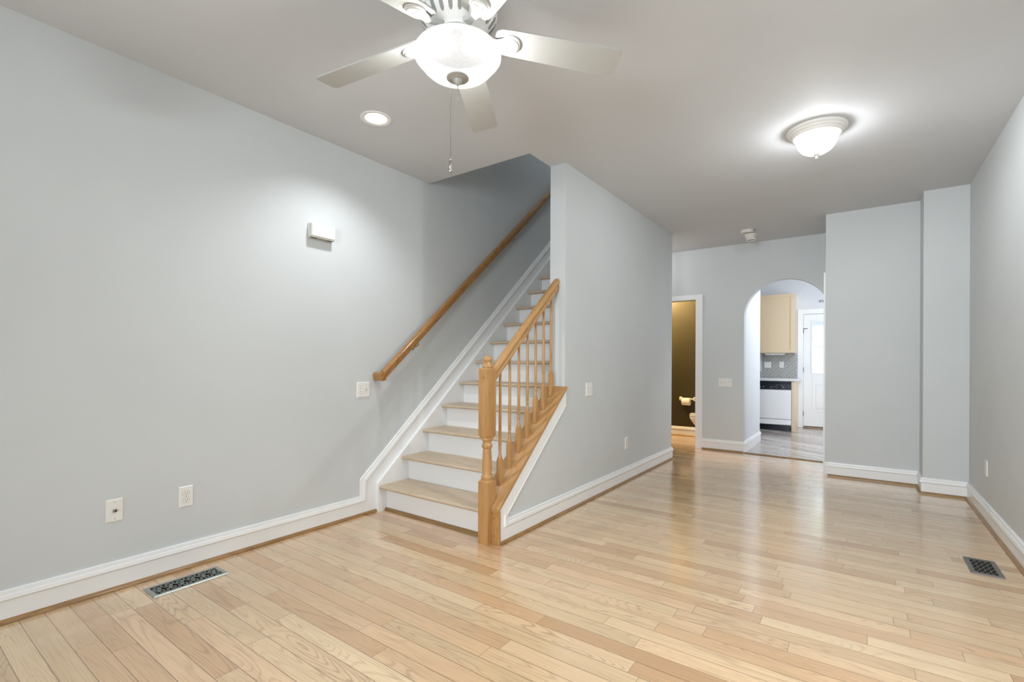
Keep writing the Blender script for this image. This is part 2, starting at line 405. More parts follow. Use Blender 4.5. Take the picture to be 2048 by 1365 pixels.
# ------------------------------------------------------------------ room shell
CAN = (-2.545, 2.01)
struct(MB().box(XL - 0.12, XR + 0.12, Y_BACK - 0.15, Y_AW + 0.02, -0.08, 0).build('floor', M['floor']))
struct(MB().box(XL, -1.25, Y_AW + 0.02, 8.15, -0.08, 0).build('floor', M['floor']))
kf = MB().box(-1.25, 1.3, Y_AW + 0.02, 8.15, -0.08, 0).box(-3.3, 1.3, 8.15, Y_KIT + 0.15, -0.08, 0)
struct(kf.build('floor', M['kfloor']))
struct(MB().prism([rect(XL - 0.12, XR + 0.12, Y_BACK - 0.15, Y_AW), [(XL - 0.06, Y_OPEN), (XSI, Y_OPEN), (XSI, 5.75), (XL - 0.06, 5.75)], circ(*CAN, 0.074)],
           XY, CEIL, CEIL + 0.28).build('ceiling', M['ceiling']))
struct(MB().box(-3.3, 1.45, Y_AW + 0.12, Y_KIT + 0.15, 2.95, 3.1).build('ceiling', M['ceiling']))
struct(MB().prism([(Y_BACK - 0.15, 0), (8.0, 0), (8.0, 5.4), (Y_OPEN, 5.4), (Y_OPEN, CEIL), (Y_BACK - 0.15, CEIL)], YZ, XL - 0.12, XL).build('wall_left', M['wall']))
struct(MB().box(XR, XR + 0.12, Y_BACK - 0.15, Y_AW, 0, CEIL).build('wall_right', M['wall']))
struct(MB().prism([(-0.31, Y_AW), (-0.31, Y_W1), (0.452, Y_W1), (0.452, Y_W2), (XR, Y_W2), (XR, Y_AW)], XY, 0, CEIL).build('wall_back', M['wall']))
# wall beside the stair and its low continuation under the balustrade
cap_z = lambda y: 0.243 + SL * (y - 2.455)
struct(MB().prism([(Y_END, 0), (Y_SW, 0), (Y_SW, CEIL), (Y_END, CEIL)], YZ, XSI, XS).build('wall_centre', M['wall']))
struct(MB().prism([(2.497, 0), (Y_END, 0), (Y_END, cap_z(Y_END) - 0.024), (2.497, cap_z(2.497) - 0.024)], YZ, XSI, XS).build('wall_low', M['wall']))
struct(MB().box(XL, XSI, 5.9, Y_SW, 0, CEIL).build('wall_understair', M['wall']))
# stairwell on the floor above
sw = MB().box(XSI, XSI + 0.13, 2.9, 7.0, CEIL + 0.28, 5.4)
struct(sw.build('wall_stairwell', M['wall']))
struct(MB().box(XL, XSI, 2.9, Y_OPEN, CEIL + 0.28, 5.4).build('wall_stairwell_front', M['wall']))
struct(MB().box(XL, XSI, 7.0, 7.12, CEIL + 0.28, 5.4).build('wall_stairwell_back', M['wall']))
struct(MB().box(XL, XSI + 0.13, 2.9, 7.12, 5.4, 5.5).build('ceiling', M['ceiling']))
# hall wall with the arch and the powder room door
arch = [(-1.25, 0.0005)] + [(-0.78 - 0.47 * math.cos(PI * i / 36), 1.782 + 0.46 * math.sin(PI * i / 36)) for i in range(37)]
outer = [(XL, 0), (-2.62, 0), (-2.62, 2.05), (-1.862, 2.05), (-1.862, 0)] + arch[:1] + arch[1:] + [(-0.31, 0), (XR + 0.12, 0), (XR + 0.12, 2.95), (XL, 2.95)]
struct(MB().prism(outer, XZ, Y_AW, Y_AW + 0.12).build('wall_hall', M['wall'], smooth=20))
struct(MB().box(-1.37, -1.25, Y_AW + 0.12, 8.15, 0, 2.95).build('wall_kitchen_left', M['kitchen_wall']))
struct(MB().box(XL, -1.37, 7.97, 8.15, 0, 2.95).build('wall_powder', M['olive']))
struct(MB().box(-3.42, -3.3, 8.15, Y_KIT + 0.15, 0, 2.95).build('wall_kitchen_far', M['kitchen_wall']))
struct(MB().prism([rect(-3.42, 1.45, 0, 2.95), [(-0.865, 0.02), (-0.865, 2.075), (0.0, 2.075), (0.0, 0.02)]], XZ, Y_KIT, Y_KIT + 0.15).build('wall_kitchen_back', M['kitchen_wall']))
struct(MB().prism([rect(Y_AW + 0.12, Y_KIT, 0, 2.95), [(8.15, 0.95), (8.15, 2.15), (9.45, 2.15), (9.45, 0.95)]], YZ, 1.2, 1.32).build('wall_kitchen_right', M['kitchen_wall']))
wh = [[(x - 0.6, 0.65), (x - 0.6, 2.25), (x + 0.6, 2.25), (x + 0.6, 0.65)] for x in (-2.1, -0.25)]
struct(MB().prism([rect(XL - 0.12, XR + 0.12, 0, CEIL)] + wh, XZ, Y_BACK - 0.12, Y_BACK).build('wall_front', M['wall']))
def window_unit(n, fm, u0, u1, v0, v1, t0, t1):
    f = MB().prism([rect(u0, u1, v0, v1), rect(u0 + 0.05, u1 - 0.05, v0 + 0.05, (v0 + v1) / 2 - 0.02), rect(u0 + 0.05, u1 - 0.05, (v0 + v1) / 2 + 0.02, v1 - 0.05)], fm, t0, t1)
    return struct(f.build('window_%d' % n, M['trim']))
window_unit(1, XZ, -2.7, -1.5, 0.65, 2.25, Y_BACK - 0.06, Y_BACK - 0.01)  # unseen front windows, added to carry the fill light
window_unit(2, XZ, -0.85, 0.35, 0.65, 2.25, Y_BACK - 0.06, Y_BACK - 0.01)
window_unit(3, YZ, 8.15, 9.45, 0.95, 2.15, 1.23, 1.29)

# ------------------------------------------------------------------ baseboards, casings, mouldings
BASE = [(0, 0), (0.013, 0), (0.013, 0.099), (0.0165, 0.101), (0.018, 0.104), (0.0235, 0.107), (0.0215, 0.121), (0.019, 0.127), (0.0125, 0.1285), (0.0125, 0.1305), (0.0145, 0.132), (0.013, 0.142), (0.009, 0.147), (0, 0.147)]
SHOE = [(0.012, 0), (0.031, 0), (0.0295, 0.008), (0.025, 0.015), (0.018, 0.0195), (0.012, 0.0205)]
def base_run(name, path, side, shoe=None, m='trim'):
    o = struct(MB().sweep(path, BASE, XY, side).build(name, M[m], smooth=30))
    if shoe: MB().sweep(path, SHOE, XY, side).build('shoe_moulding', M[shoe], o, smooth=50)
    return o
# left wall: board that turns up into the stair's skirt, cap moulding following it
lb = [(Y_BACK, 0), (2.455, 0), (2.455, 0.20), (5.75, 0.20 + 3.295 * SL), (5.75, 0.275 + 3.443 * 0.8643), (2.309, 0.275), (2.309, 0.145), (Y_BACK, 0.145)]
bl = struct(MB().prism(lb, YZ, XL, XL + 0.013).build('baseboard_left', M['trim']))
CAPM = [(0, 0), (0, 0.009), (0.005, 0.013), (0.015, 0.0145), (0.0165, 0.0125), (0.0185, 0.0125), (0.020, 0.019), (0.026, 0.0215), (0.040, 0.0235), (0.043, 0.018), (0.046, 0.0165), (0.0475, 0.0125), (0.049, 0)]
MB().sweep([(Y_BACK, 0.147), (2.307, 0.147), (2.307, 0.277), (5.75, 0.277 + 3.443 * 0.8643)], CAPM, lambda u, v, t: (XL + t, u, v), -1).build('cap_moulding', M['trim'], bl, smooth=30)
MB().sweep([(XL, Y_BACK), (XL, 2.46)], SHOE, XY, -1).build('shoe_moulding', M['shoe'], bl, smooth=50)
# low wall trim and the centre wall's baseboard
kx0, kx1 = XS, XS + 0.013
kp = [(2.466, 0), (Y_SW, 0), (Y_SW, 0.145), (2.557, 0.145), (2.557, 0.178), (Y_END, 0.178 + (Y_END - 2.557) * SL), (Y_END, cap_z(Y_END) - 0.022), (2.466, cap_z(2.466) - 0.022)]
bc = struct(MB().prism(kp, YZ, kx0, kx1).build('baseboard_centre', M['trim']))
MB().sweep([(2.557, 0.178), (2.557, 0.147), (Y_SW, 0.147)], [(-a, b) for a, b in CAPM], lambda u, v, t: (XS + t, u, v), 1).build('cap_moulding', M['trim'], bc, smooth=30)
MB().sweep([(2.557, 0.178), (Y_END, 0.178 + (Y_END - 2.557) * SL)], [(0, 0), (0, 0.0135), (0.003, 0.0148), (0.009, 0.0148), (0.011, 0.0125)], lambda u, v, t: (XS + t, u, v), 1).build('edge_bead', M['trim'], bc)
MB().sweep([(XS, 2.466), (XS, Y_SW), (XSI, Y_SW)], SHOE, XY, -1).build('shoe_moulding', M['shoe'], bc, smooth=50)
base_run('baseboard_centre_end', [(XS, Y_SW - 0.001), (XS, Y_SW), (XSI, Y_SW), (-2.2, Y_SW)], -1)
base_run('baseboard_back', [(-0.31, 6.05), (-0.31, Y_W1), (0.452, Y_W1), (0.452, Y_W2), (XR, Y_W2)], -1, 'shoe_x')
base_run('baseboard_right', [(XR, Y_W2), (XR, Y_BACK)], -1, 'shoe')
base_run('baseboard_hall', [(-1.768, Y_AW), (-1.25, Y_AW), (-1.25, 8.15)], -1)
MB().sweep([(-1.768, Y_AW), (-1.25, Y_AW)], SHOE, XY, -1).build('trim_5', M['shoe_x'], None, smooth=50)['kind'] = 'structure'
base_run('baseboard_powder', [(XL, 7.97), (-1.37, 7.97)], -1, 'shoe_x')
# powder room door casing, jamb liner
cs = [(-2.715, 0), (-2.622, 0), (-2.622, 2.05), (-1.860, 2.05), (-1.860, 0), (-1.767, 0), (-1.767, 2.118), (-2.715, 2.118)]
d1 = struct(MB().prism(cs, XZ, Y_AW - 0.018, Y_AW).build('trim_1', M['trim'], bevel=0.003))
struct(MB().box(-1.862, -1.848, Y_AW, Y_AW + 0.118, 0, 2.05).build('trim_2', M['trim']))
# casing on the chase's side face (closet door beside the hall)
struct(MB().prism([(6.09, 0), (6.17, 0), (6.17, 2.06), (6.80, 2.06), (6.80, 0), (6.89, 0), (6.89, 2.14), (6.09, 2.14)], YZ, -0.329, -0.31).build('trim_3', M['trim'], bevel=0.003))
dc = struct(MB().box(-0.322, -0.312, 6.172, 6.798, 0.01, 2.058).build('door_2', M['trim']))
# oak reducer between the living floor and the kitchen floor
struct(MB().prism([(-1.246, 6.925), (-0.345, 6.855), (-0.345, 6.815), (-1.246, 6.885)], XY, 0.0, 0.011).build('trim_4', M['shoe_x'], bevel=0.004))

# ------------------------------------------------------------------ staircase
st = thing('staircase', 'white staircase with pale oak treads climbing between the grey walls', 'staircase', (-2.55, 2.6, 0))
NX0 = -3.05
tp = None
for k in range(14):
    yn, zt = NOSE0 + RUN * k, TOP0 + RISE * k
    if tp is None:
        m_ = MB(); nose = [(yn + 0.014, zt), (yn + 0.006, zt - 0.003), (yn + 0.001, zt - 0.009), (yn, zt - 0.014), (yn + 0.002, zt - 0.020), (yn + 0.008, zt - 0.026), (yn + 0.014, zt - 0.028),
                (yn + 0.31, zt - 0.028), (yn + 0.31, zt)]
        m_.prism(nose, YZ, NX0 + 0.002, XSI - 0.002); tp = m_.build('tread', M['tread'], st, smooth=40)
        rp = MB().box(NX0 + 0.001, XSI - 0.001, yn + 0.075, yn + 0.093, zt - RISE - 0.001, zt - 0.028).build('riser', M['trim'], st)
    else:
        copy_part(tp, st, (0, RUN * k, RISE * k)); copy_part(rp, st, (0, RUN * k, RISE * k))
r1 = [o for o in st.children if o.name == 'riser'][0]
sh = MB().sweep([(NX0, NOSE0 + 0.075), (XSI, NOSE0 + 0.075)], [(0.0, 0), (0.019, 0), (0.0175, 0.008), (0.013, 0.015), (0.006, 0.0195), (0, 0.0205)], XY, -1).build('shoe_moulding', M['shoe_x'], st, smooth=50)
sh['label'] = 'oak shoe moulding along the first riser'
MB().prism([(2.448, 0), (2.448, 0.222), (5.70, 0.222 + 3.252 * 0.8665), (5.70, 2.55), (2.95, 0)], YZ, XL + 0.0135, NX0).build('stringer', M['trim'], st)

# ------------------------------------------------------------------ balustrade
XB = -1.968
bal = thing('stair_balustrade', 'honey oak balustrade with square newel and eight turned balusters beside the stair', 'railing', (XB, 2.458, 0))
NX, NY = XB - 0.004, 2.455
nw = MB().turned([(0, 0.0405, 1), (0.398, 0.0405, 1), (0.414, 0.0324, 0.5), (0.416, 0.0369, 0), (0.422, 0.0387, 0), (0.434, 0.0378, 0), (0.44, 0.0324, 0), (0.448, 0.0306, 0), (0.5, 0.0319, 0), (0.56, 0.0306, 0), (0.612, 0.0266, 0), (0.616, 0.0306, 0), (0.624, 0.0351, 0), (0.634, 0.036, 0), (0.642, 0.0315, 0), (0.648, 0.0279, 0), (0.656, 0.0279, 0), (0.668, 0.0351, 0), (0.674, 0.0396, 0), (0.68, 0.0387, 0), (0.682, 0.036, 0.5), (0.7, 0.0405, 1), (1.126, 0.0405, 1), (1.136, 0.0351, 1)], (NX, NY, 0)).build('newel_post', M['oak'], bal, smooth=28)
MB().lathe([(0.031, 1.133), (0.0335, 1.137), (0.0345, 1.144), (0.0325, 1.151), (0.0285, 1.160), (0.0265, 1.170), (0.0245, 1.174), (0.0245, 1.179), (0.0300, 1.181), (0.0318, 1.186), (0.0308, 1.194), (0.0265, 1.204), (0.018, 1.212), (0.008, 1.2155), (0.0, 1.216)], (NX, NY, 0), 24).build('finial', M['oak'], nw, smooth=40)
MB().lathe([(0.006, -0.003), (0.006, 0.0), (0.003, 0.0)], (NX, 2.4142, 1.075), 10, 'Y').build('plug', M['shoe'], nw)
# sloping cap board and its end board
capp = [(2.445, cap_z(2.445)), (Y_END, cap_z(Y_END)), (Y_END, cap_z(Y_END) - 0.024), (2.445, cap_z(2.445) - 0.024)]
MB().prism([(NX + 0.041, 2.445), (-1.865, 2.445), (-1.865, Y_END), (-2.05, Y_END), (-2.05, 2.4965), (NX + 0.041, 2.4965)], lambda u, v, t: (u, v, cap_z(v) + t), -0.022, 0).build('cap_board', M['oak_y'], bal, bevel=0.002)
eb = MB().box(NX + 0.0408, -1.866, 2.453, 2.466, 0.0, cap_z(2.453) - 0.023).build('end_board', M['oak'], bal, bevel=0.001)
MB().box(-2.0275, NX - 0.0408, 2.458, 2.476, 0.0, 0.225).build('end_board', M['oak'], bal, bevel=0.001)
for z in (0.17, 0.056):
    MB().lathe([(0.0035, -0.001), (0.0035, 0.004)], (-1.912, 2.4525, z), 10, 'Y').build('screw_hole', M['slot'], eb)
# handrail
RAILP = [(-0.027, 0), (0.027, 0), (0.027, 0.014), (0.021, 0.022), (0.022, 0.030), (0.030, 0.040), (0.030, 0.050), (0.022, 0.058), (0.010, 0.062), (-0.010, 0.062), (-0.022, 0.058), (-0.030, 0.050), (-0.030, 0.040), (-0.022, 0.030), (-0.021, 0.022), (-0.027, 0.014)]
ca, sa = math.cos(math.atan(SL)), math.sin(math.atan(SL))
rail_top = lambda y: 1.132 + 0.868 * (y - 2.503)
rb = lambda y: rail_top(y) - 0.062 / ca
MB().loft([[(XB + a, y, rb(y) + b / ca) for a, b in RAILP] for y in (2.494, Y_END - 0.001)]).build('handrail', M['oak_y'], bal, smooth=35)
# balusters (the first is modelled, the rest are copies up the slope)
def cap_at(y): return cap_z(y)
y0 = 2.588; z0 = cap_at(y0) - 0.012; zr = rb(y0) + 0.004
b0 = MB().turned([(z0, 0.0158, 1), (z0 + 0.165, 0.0162, 1), (z0 + 0.185, 0.0148, 0.5), (z0 + 0.205, 0.0105, 0), (z0 + 0.232, 0.0095, 0), (z0 + 0.236, 0.0088, 0), (z0 + 0.240, 0.0112, 0), (z0 + 0.245, 0.0112, 0), (z0 + 0.249, 0.0088, 0),
      (z0 + 0.253, 0.0112, 0), (z0 + 0.258, 0.0112, 0), (z0 + 0.262, 0.0088, 0), (z0 + 0.266, 0.0108, 0), (z0 + 0.40, 0.0105, 0), (zr, 0.0085, 0)], (XB, y0, 0)).build('baluster', M['oak'], bal, smooth=40)
for k in range(1, 8): copy_part(b0, bal, (0, 0.1088 * k, 0.1088 * k * 0.866))

# ------------------------------------------------------------------ wall handrail
wr = thing('wall_handrail', 'dark stained oak handrail fixed along the left stairwell wall', 'railing', (-3.06, 2.45, 1.04))
XW = -3.018
wtop = lambda y: 1.100 + 0.857 * (y - 2.444)
wb = lambda y: wtop(y) - 0.062 / ca
WALLP = [(-0.020, 0), (0.020, 0), (0.0235, 0.010), (0.0225, 0.018), (0.027, 0.030), (0.0275, 0.044), (0.022, 0.056), (0.010, 0.062), (-0.010, 0.062), (-0.022, 0.056), (-0.0275, 0.044), (-0.027, 0.030), (-0.0225, 0.018), (-0.0235, 0.010)]
MB().loft([[(XW + a, y, wb(y) + b / ca) for a, b in WALLP] for y in (2.452, 5.6)]).build('rail', M['rail'], wr, smooth=35)
zr0 = wb(2.452) + 0.003
MB().loft([[(x, 2.450 + a, zr0 + b * 1.05) for a, b in WALLP] for x in (XL + 0.001, XW + 0.0225)]).build('return_end', M['rail'], wr, smooth=35)
for y in (2.83, 4.2):
    b_ = MB(); zb_ = wb(y)
    b_.lathe([(0.030, 0), (0.030, 0.004), (0.012, 0.010), (0.010, 0.010)], (XL, y, zb_ - 0.045), 16, 'X')
    b_.tube([(XL + 0.008, y, zb_ - 0.045), (XL + 0.05, y, zb_ - 0.045), (XW, y, zb_ - 0.032), (XW, y, zb_ + 0.001)], 0.006, 8)
    b_.build('bracket', M['brass'], wr, smooth=40)

# ------------------------------------------------------------------ wall plates
def wall_frame(p, wall):
    """returns fmap(u along the wall, v up, t out) for a point on a wall"""
    return {'left': lambda u, v, t: (XL + t, p[0] + u, p[1] + v), 'centre': lambda u, v, t: (XS + t, p[0] + u, p[1] + v),
            'right': lambda u, v, t: (XR - t, p[0] - u, p[1] + v), 'hall': lambda u, v, t: (p[0] + u, Y_AW - t, p[1] + v),
            'tile': lambda u, v, t: (p[0] + u, Y_KIT - 0.010 - t, p[1] + v)}[wall]
def plate(name, label, cat, wall, p, w, hgt, group=None):
    f = wall_frame(p, wall)
    t = thing(name, label, cat, f(0, 0, 0), group)
    fr = MB().loft([[f(s * (w / 2 - e), q * (hgt / 2 - e), d) for s, q in ((-1, -1), (1, -1), (1, 1), (-1, 1))] for e, d in ((0, 0.0), (0, 0.003), (0.004, 0.0065))])
    fr.build('cover_plate', M['plate'], t)
    return t, f
def screw(t, f, u, v): MB().loft([[f(u + 0.003 * math.cos(a * PI / 4), v + 0.003 * math.sin(a * PI / 4), d) for a in range(8)] for d in (0.0064, 0.0072)]).build('screw', M['plate_line'], t)
def toggles(t, f, us, upset):
    for u, on in zip(us, upset):
        MB().prism(rect(u - 0.0055, u + 0.0055, -0.0125, 0.0125), f, 0.0064, 0.0068).build('toggle_slot', M['plate_line'], t)
        s = 1 if on else -1
        MB().loft([[f(u - 0.0042, s * 0.000 - 0.005, 0.0066), f(u + 0.0042, -0.005, 0.0066), f(u + 0.0042, 0.006, 0.0066), f(u - 0.0042, 0.006, 0.0066)],
                   [f(u - 0.0036, s * 0.009 - 0.003, 0.0165), f(u + 0.0036, s * 0.009 - 0.003, 0.0165), f(u + 0.0036, s * 0.009 + 0.003, 0.0165), f(u - 0.0036, s * 0.009 + 0.003, 0.0165)]]).build('toggle', M['plate'], t)
        screw(t, f, u, 0.030); screw(t, f, u, -0.030)
def outlet(t, f, us=(0,)):
    for u in us:
        for v in (0.0195, -0.0195):
            o = MB().prism([(u + 0.0165 * math.copysign(abs(math.cos(a)) ** 0.6, math.cos(a)), v + 0.0145 * math.copysign(abs(math.sin(a)) ** 0.8, math.sin(a))) for a in [2 * PI * i / 24 for i in range(24)]], f, 0.006, 0.0078).build('receptacle', M['plate'], t)
            MB().prism([(u + 0.0182 * math.copysign(abs(math.cos(a)) ** 0.6, math.cos(a)), v + 0.0160 * math.copysign(abs(math.sin(a)) ** 0.8, math.sin(a))) for a in [2 * PI * i / 24 for i in range(24)]], f, 0.006, 0.0067).build('rim', M['plate_line'], o)
            s = MB().prism(rect(u - 0.0075, u - 0.0055, v - 0.001, v + 0.007), f, 0.0077, 0.0080).prism(rect(u + 0.0050, u + 0.0075, v - 0.001, v + 0.007), f, 0.0077, 0.0080)
            s.prism(circ(u, v - 0.0075, 0.0024, 10), f, 0.0077, 0.0080).build('slots', M['slot'], o)
        screw(t, f, u, 0)
t, f = plate('cable_outlet', 'white coax cable wall plate low on the left wall, nearest the photo edge', 'outlet', 'left', (0.8145, 0.4065), 0.071, 0.116)
MB().loft([[f(r * math.cos(a), r * math.sin(a), d) for a in [2 * PI * i / 20 for i in range(20)]] for r, d in ((0.0095, 0.006), (0.0095, 0.009), (0.0065, 0.010), (0.0060, 0.020))]).build('coax_socket', M['nickel'], t, smooth=40)
MB().loft([[f(r * math.cos(a), r * math.sin(a), d) for a in [2 * PI * i / 16 for i in range(16)]] for r, d in ((0.0050, 0.0199), (0.0050, 0.0203))]).build('socket_hole', M['slot'], t)
screw(t, f, 0, 0.042); screw(t, f, 0, -0.042)
t, f = plate('electrical_outlet', 'white duplex outlet low on the left wall above the floor register', 'outlet', 'left', (1.137, 0.4065), 0.071, 0.116, 'white duplex wall outlets'); outlet(t, f)
t, f = plate('light_switch', 'white double toggle switch below the lower end of wall handrail', 'switch', 'left', (2.334, 0.959), 0.117, 0.116, 'white toggle switch plates'); toggles(t, f, (-0.023, 0.023), (0, 1))
t, f = plate('dimmer_switch', 'white slider control plate on the grey wall behind the balusters', 'switch', 'centre', (3.731, 0.945), 0.117, 0.116)
for u in (-0.023, 0.023):
    MB().prism(rect(u - 0.0165, u + 0.0165, -0.033, 0.033), f, 0.0060, 0.0074).build('insert', M['plate'], t)
    MB().prism(rect(u - 0.0020, u + 0.0020, -0.024, 0.024), f, 0.0073, 0.0077).build('slider_slot', M['plate_line'], t)
    MB().prism(rect(u - 0.0055, u + 0.0055, -0.012, -0.004), f, 0.0073, 0.0125).build('slider', M['plate'], t)
t, f = plate('electrical_outlet', 'white duplex outlet low on the centre wall beside the hall floor', 'outlet', 'centre', (4.549, 0.380), 0.071, 0.116, 'white duplex wall outlets'); outlet(t, f)
t, f = plate('electrical_outlet', 'white duplex outlet low on the right wall by the corner', 'outlet', 'right', (5.013, 0.396), 0.071, 0.116, 'white duplex wall outlets'); outlet(t, f)
t, f = plate('light_switch', 'white triple toggle switch between the powder room door and arch', 'switch', 'hall', (-1.478, 0.917), 0.165, 0.114, 'white toggle switch plates'); toggles(t, f, (-0.046, 0, 0.046), (1, 0, 0))

# doorbell chime
ch = thing('doorbell_chime', 'ivory doorbell chime box high on the left wall', 'doorbell', (XL, 1.963, 2.035))
YC0, YC1 = 1.872, 2.054
MB().box(XL, XL + 0.026, YC0, YC1, 2.030, 2.130).build('back_box', M['chime'], ch, bevel=0.002)
MB().box(XL + 0.027, XL + 0.050, YC0 + 0.001, YC1 - 0.001, 2.036, 2.126).build('front_cover', M['chime'], ch, bevel=0.003)
MB().box(XL + 0.006, XL + 0.046, YC0 + 0.004, YC1 - 0.004, 2.0285, 2.0365).build('underside', M['chime_mid'], ch)
for y in (YC0 + 0.01, YC1 - 0.052):
    g_ = MB()
    for i in range(4): g_.box(XL + 0.011 + i * 0.008, XL + 0.015 + i * 0.008, y, y + 0.042, 2.0275, 2.0287)
    g_.build('sound_slots', M['chime_dark'], ch)

# ------------------------------------------------------------------ ceiling lights
fl = thing('ceiling_light', 'white flush dome ceiling light with alabaster glass near the right wall', 'ceiling light', (-0.25, 3.82, CEIL))
cF = (-0.25, 3.82, CEIL)
pan = MB().lathe([(0.176, 0.0), (0.177, -0.008), (0.172, -0.016), (0.163, -0.019), (0.160, -0.026), (0.156, -0.031), (0.149, -0.033), (0.146, -0.041), (0.141, -0.047), (0.133, -0.050), (0.128, -0.050)], cF, 64, caps=False)
pan.lathe([(0.128, -0.050), (0.128, -0.012), (0.0, -0.012)], cF, 64, caps=False)
pan.build('pan', M['fan_white'], fl, smooth=40)
MB().lathe([(0.122, -0.068), (0.117, -0.090), (0.107, -0.114), (0.088, -0.139), (0.062, -0.155), (0.030, -0.164), (0.0, -0.166)], cF, 56, caps=False).lathe([(0.127, -0.046), (0.128, -0.055), (0.122, -0.068)], cF, 56, caps=False).build('glass_dome', M['flush_glass'], fl, smooth=60)
fn = MB().lathe([(0.0, -0.163), (0.020, -0.164), (0.021, -0.168), (0.016, -0.173), (0.007, -0.178), (0.006, -0.184), (0.009, -0.189), (0.009, -0.194), (0.005, -0.198), (0, -0.199)], cF, 20)
fn.build('finial', M['fan_white'], fl, smooth=40)
point_light('flush_bulb', (-0.25, 3.82, CEIL - 0.112), P_FLUSH, 0.035, (0.96, 0.985, 1.0))

rc = thing('recessed_light', 'white round recessed downlight in the ceiling near the left wall', 'ceiling light', (*CAN, CEIL))
cC = (*CAN, CEIL)
MB().lathe([(0.073, 0.0), (0.098, -0.0005), (0.098, -0.004), (0.090, -0.006), (0.076, -0.004), (0.070, 0.0)], cC, 48, caps=False).build('trim_ring', M['can'], rc, smooth=40)
MB().lathe([(0.072, 0.0), (0.070, 0.008), (0.053, 0.058), (0.051, 0.09)], cC, 48, caps=False).build('baffle', M['can'], rc, smooth=40)
MB().lathe([(0.0535, 0.058), (0.045, 0.055), (0.0, 0.053)], cC, 40, caps=False).build('lamp_face', M['lamp_disc'], rc, smooth=40)
sp = bpy.data.lights.new('recessed_lamp', 'SPOT'); sp.energy = P_CAN * 4; sp.spot_size = math.radians(128); sp.spot_blend = 0.8; sp.shadow_soft_size = 0.05; sp.color = (0.96, 0.985, 1.0)
spo = bpy.data.objects.new('recessed_lamp', sp); COL.objects.link(spo); spo.location = (CAN[0], CAN[1], CEIL + 0.035)

# ------------------------------------------------------------------ ceiling fan
FX, FY, BZ = -1.316, 1.440, 2.490
fan = thing('ceiling_fan', 'white five blade ceiling fan with a lit frosted glass bowl', 'ceiling fan', (FX, FY, CEIL))
cA = (FX, FY, 0)
MB().lathe([(0.075, CEIL), (0.080, CEIL - 0.02), (0.070, CEIL - 0.045), (0.060, CEIL - 0.055)], cA, 40).build('canopy', M['fan_white'], fan, smooth=40)
hs = MB().lathe([(0.060, 2.692), (0.120, 2.684), (0.146, 2.668), (0.152, 2.640), (0.152, 2.580), (0.158, 2.572), (0.158, 2.560), (0.153, 2.552), (0.144, 2.528), (0.122, 2.500), (0.098, 2.486), (0.090, 2.476), (0.0, 2.474)], cA, 64).build('motor_housing', M['fan_white'], fan, smooth=35)
vs = MB()
for i in range(24):
    a = 2 * PI * i / 24; pts = []
    for r, z in ((0.1505, 2.545), (0.1475, 2.537), (0.1385, 2.521), (0.1285, 2.508), (0.1225, 2.5005)):
        pts.append((r + 0.0005, z - 0.001))
    w = 0.0072
    rings = []
    for j, (r, z) in enumerate(pts):
        ww = w * (0.45 if j in (0, 4) else 1.0) * (r / 0.135)
        t_ = Vector((-math.sin(a), math.cos(a), 0)); p = Vector((FX + r * math.cos(a), FY + r * math.sin(a), z))
        n_ = Vector((math.cos(a) * 0.6, math.sin(a) * 0.6, -0.8)) * 0.0012
        rings.append([tuple(p + t_ * ww + n_), tuple(p - t_ * ww + n_), tuple(p - t_ * ww - n_ * 3), tuple(p + t_ * ww - n_ * 3)])
    vs.loft(rings)
vs.build('vent_slots', M['fan_slot'], hs)
MB().lathe([(0.052, 2.476), (0.056, 2.472), (0.056, 2.448), (0.062, 2.440), (0.100, 2.436), (0.126, 2.430), (0.126, 2.424)], cA, 48, caps=False).build('light_fitter', M['fan_white'], fan, smooth=40)
MB().lathe([(0.125, 2.425), (0.0, 2.424)], cA, 40, caps=False).build('glare_plate', M['glare_block'], fan)  # added dark plate over the bulbs, blocks upward light and glare
bw = MB().lathe([(0.128, 2.424), (0.15, 2.4232), (0.165, 2.417), (0.1735, 2.4046), (0.174, 2.3937), (0.167, 2.3836), (0.158, 2.3781), (0.153, 2.3711), (0.142, 2.354), (0.124, 2.3377), (0.1, 2.3252), (0.07, 2.3167), (0.044, 2.3128), (0.0, 2.312)], cA, 72, caps=False).build('glass_bowl', M['fan_glass'], fan, smooth=50)
MB().lathe([(0.0, 2.316), (0.044, 2.315), (0.046, 2.312), (0.044, 2.309), (0.030, 2.306), (0.018, 2.302), (0.016, 2.297), (0.012, 2.290), (0.006, 2.284), (0, 2.282)], cA, 32).build('bottom_cap', M['fan_cap'], fan, smooth=40)
side = r2.copy(); side.z = 0; side.normalize()
for s in (-1, 1):
    p = Vector((FX, FY, 2.375)) + side * 0.085 * s
    point_light('fan_bulb', p, P_FAN / 2, 0.032, (0.96, 0.985, 1.0))
BL = [(0.150, 0.034), (0.156, 0.049), (0.172, 0.058), (0.22, 0.062), (0.35, 0.065), (0.48, 0.068), (0.60, 0.0700), (0.646, 0.0700), (0.660, 0.066), (0.667, 0.058), (0.670, 0.046)]
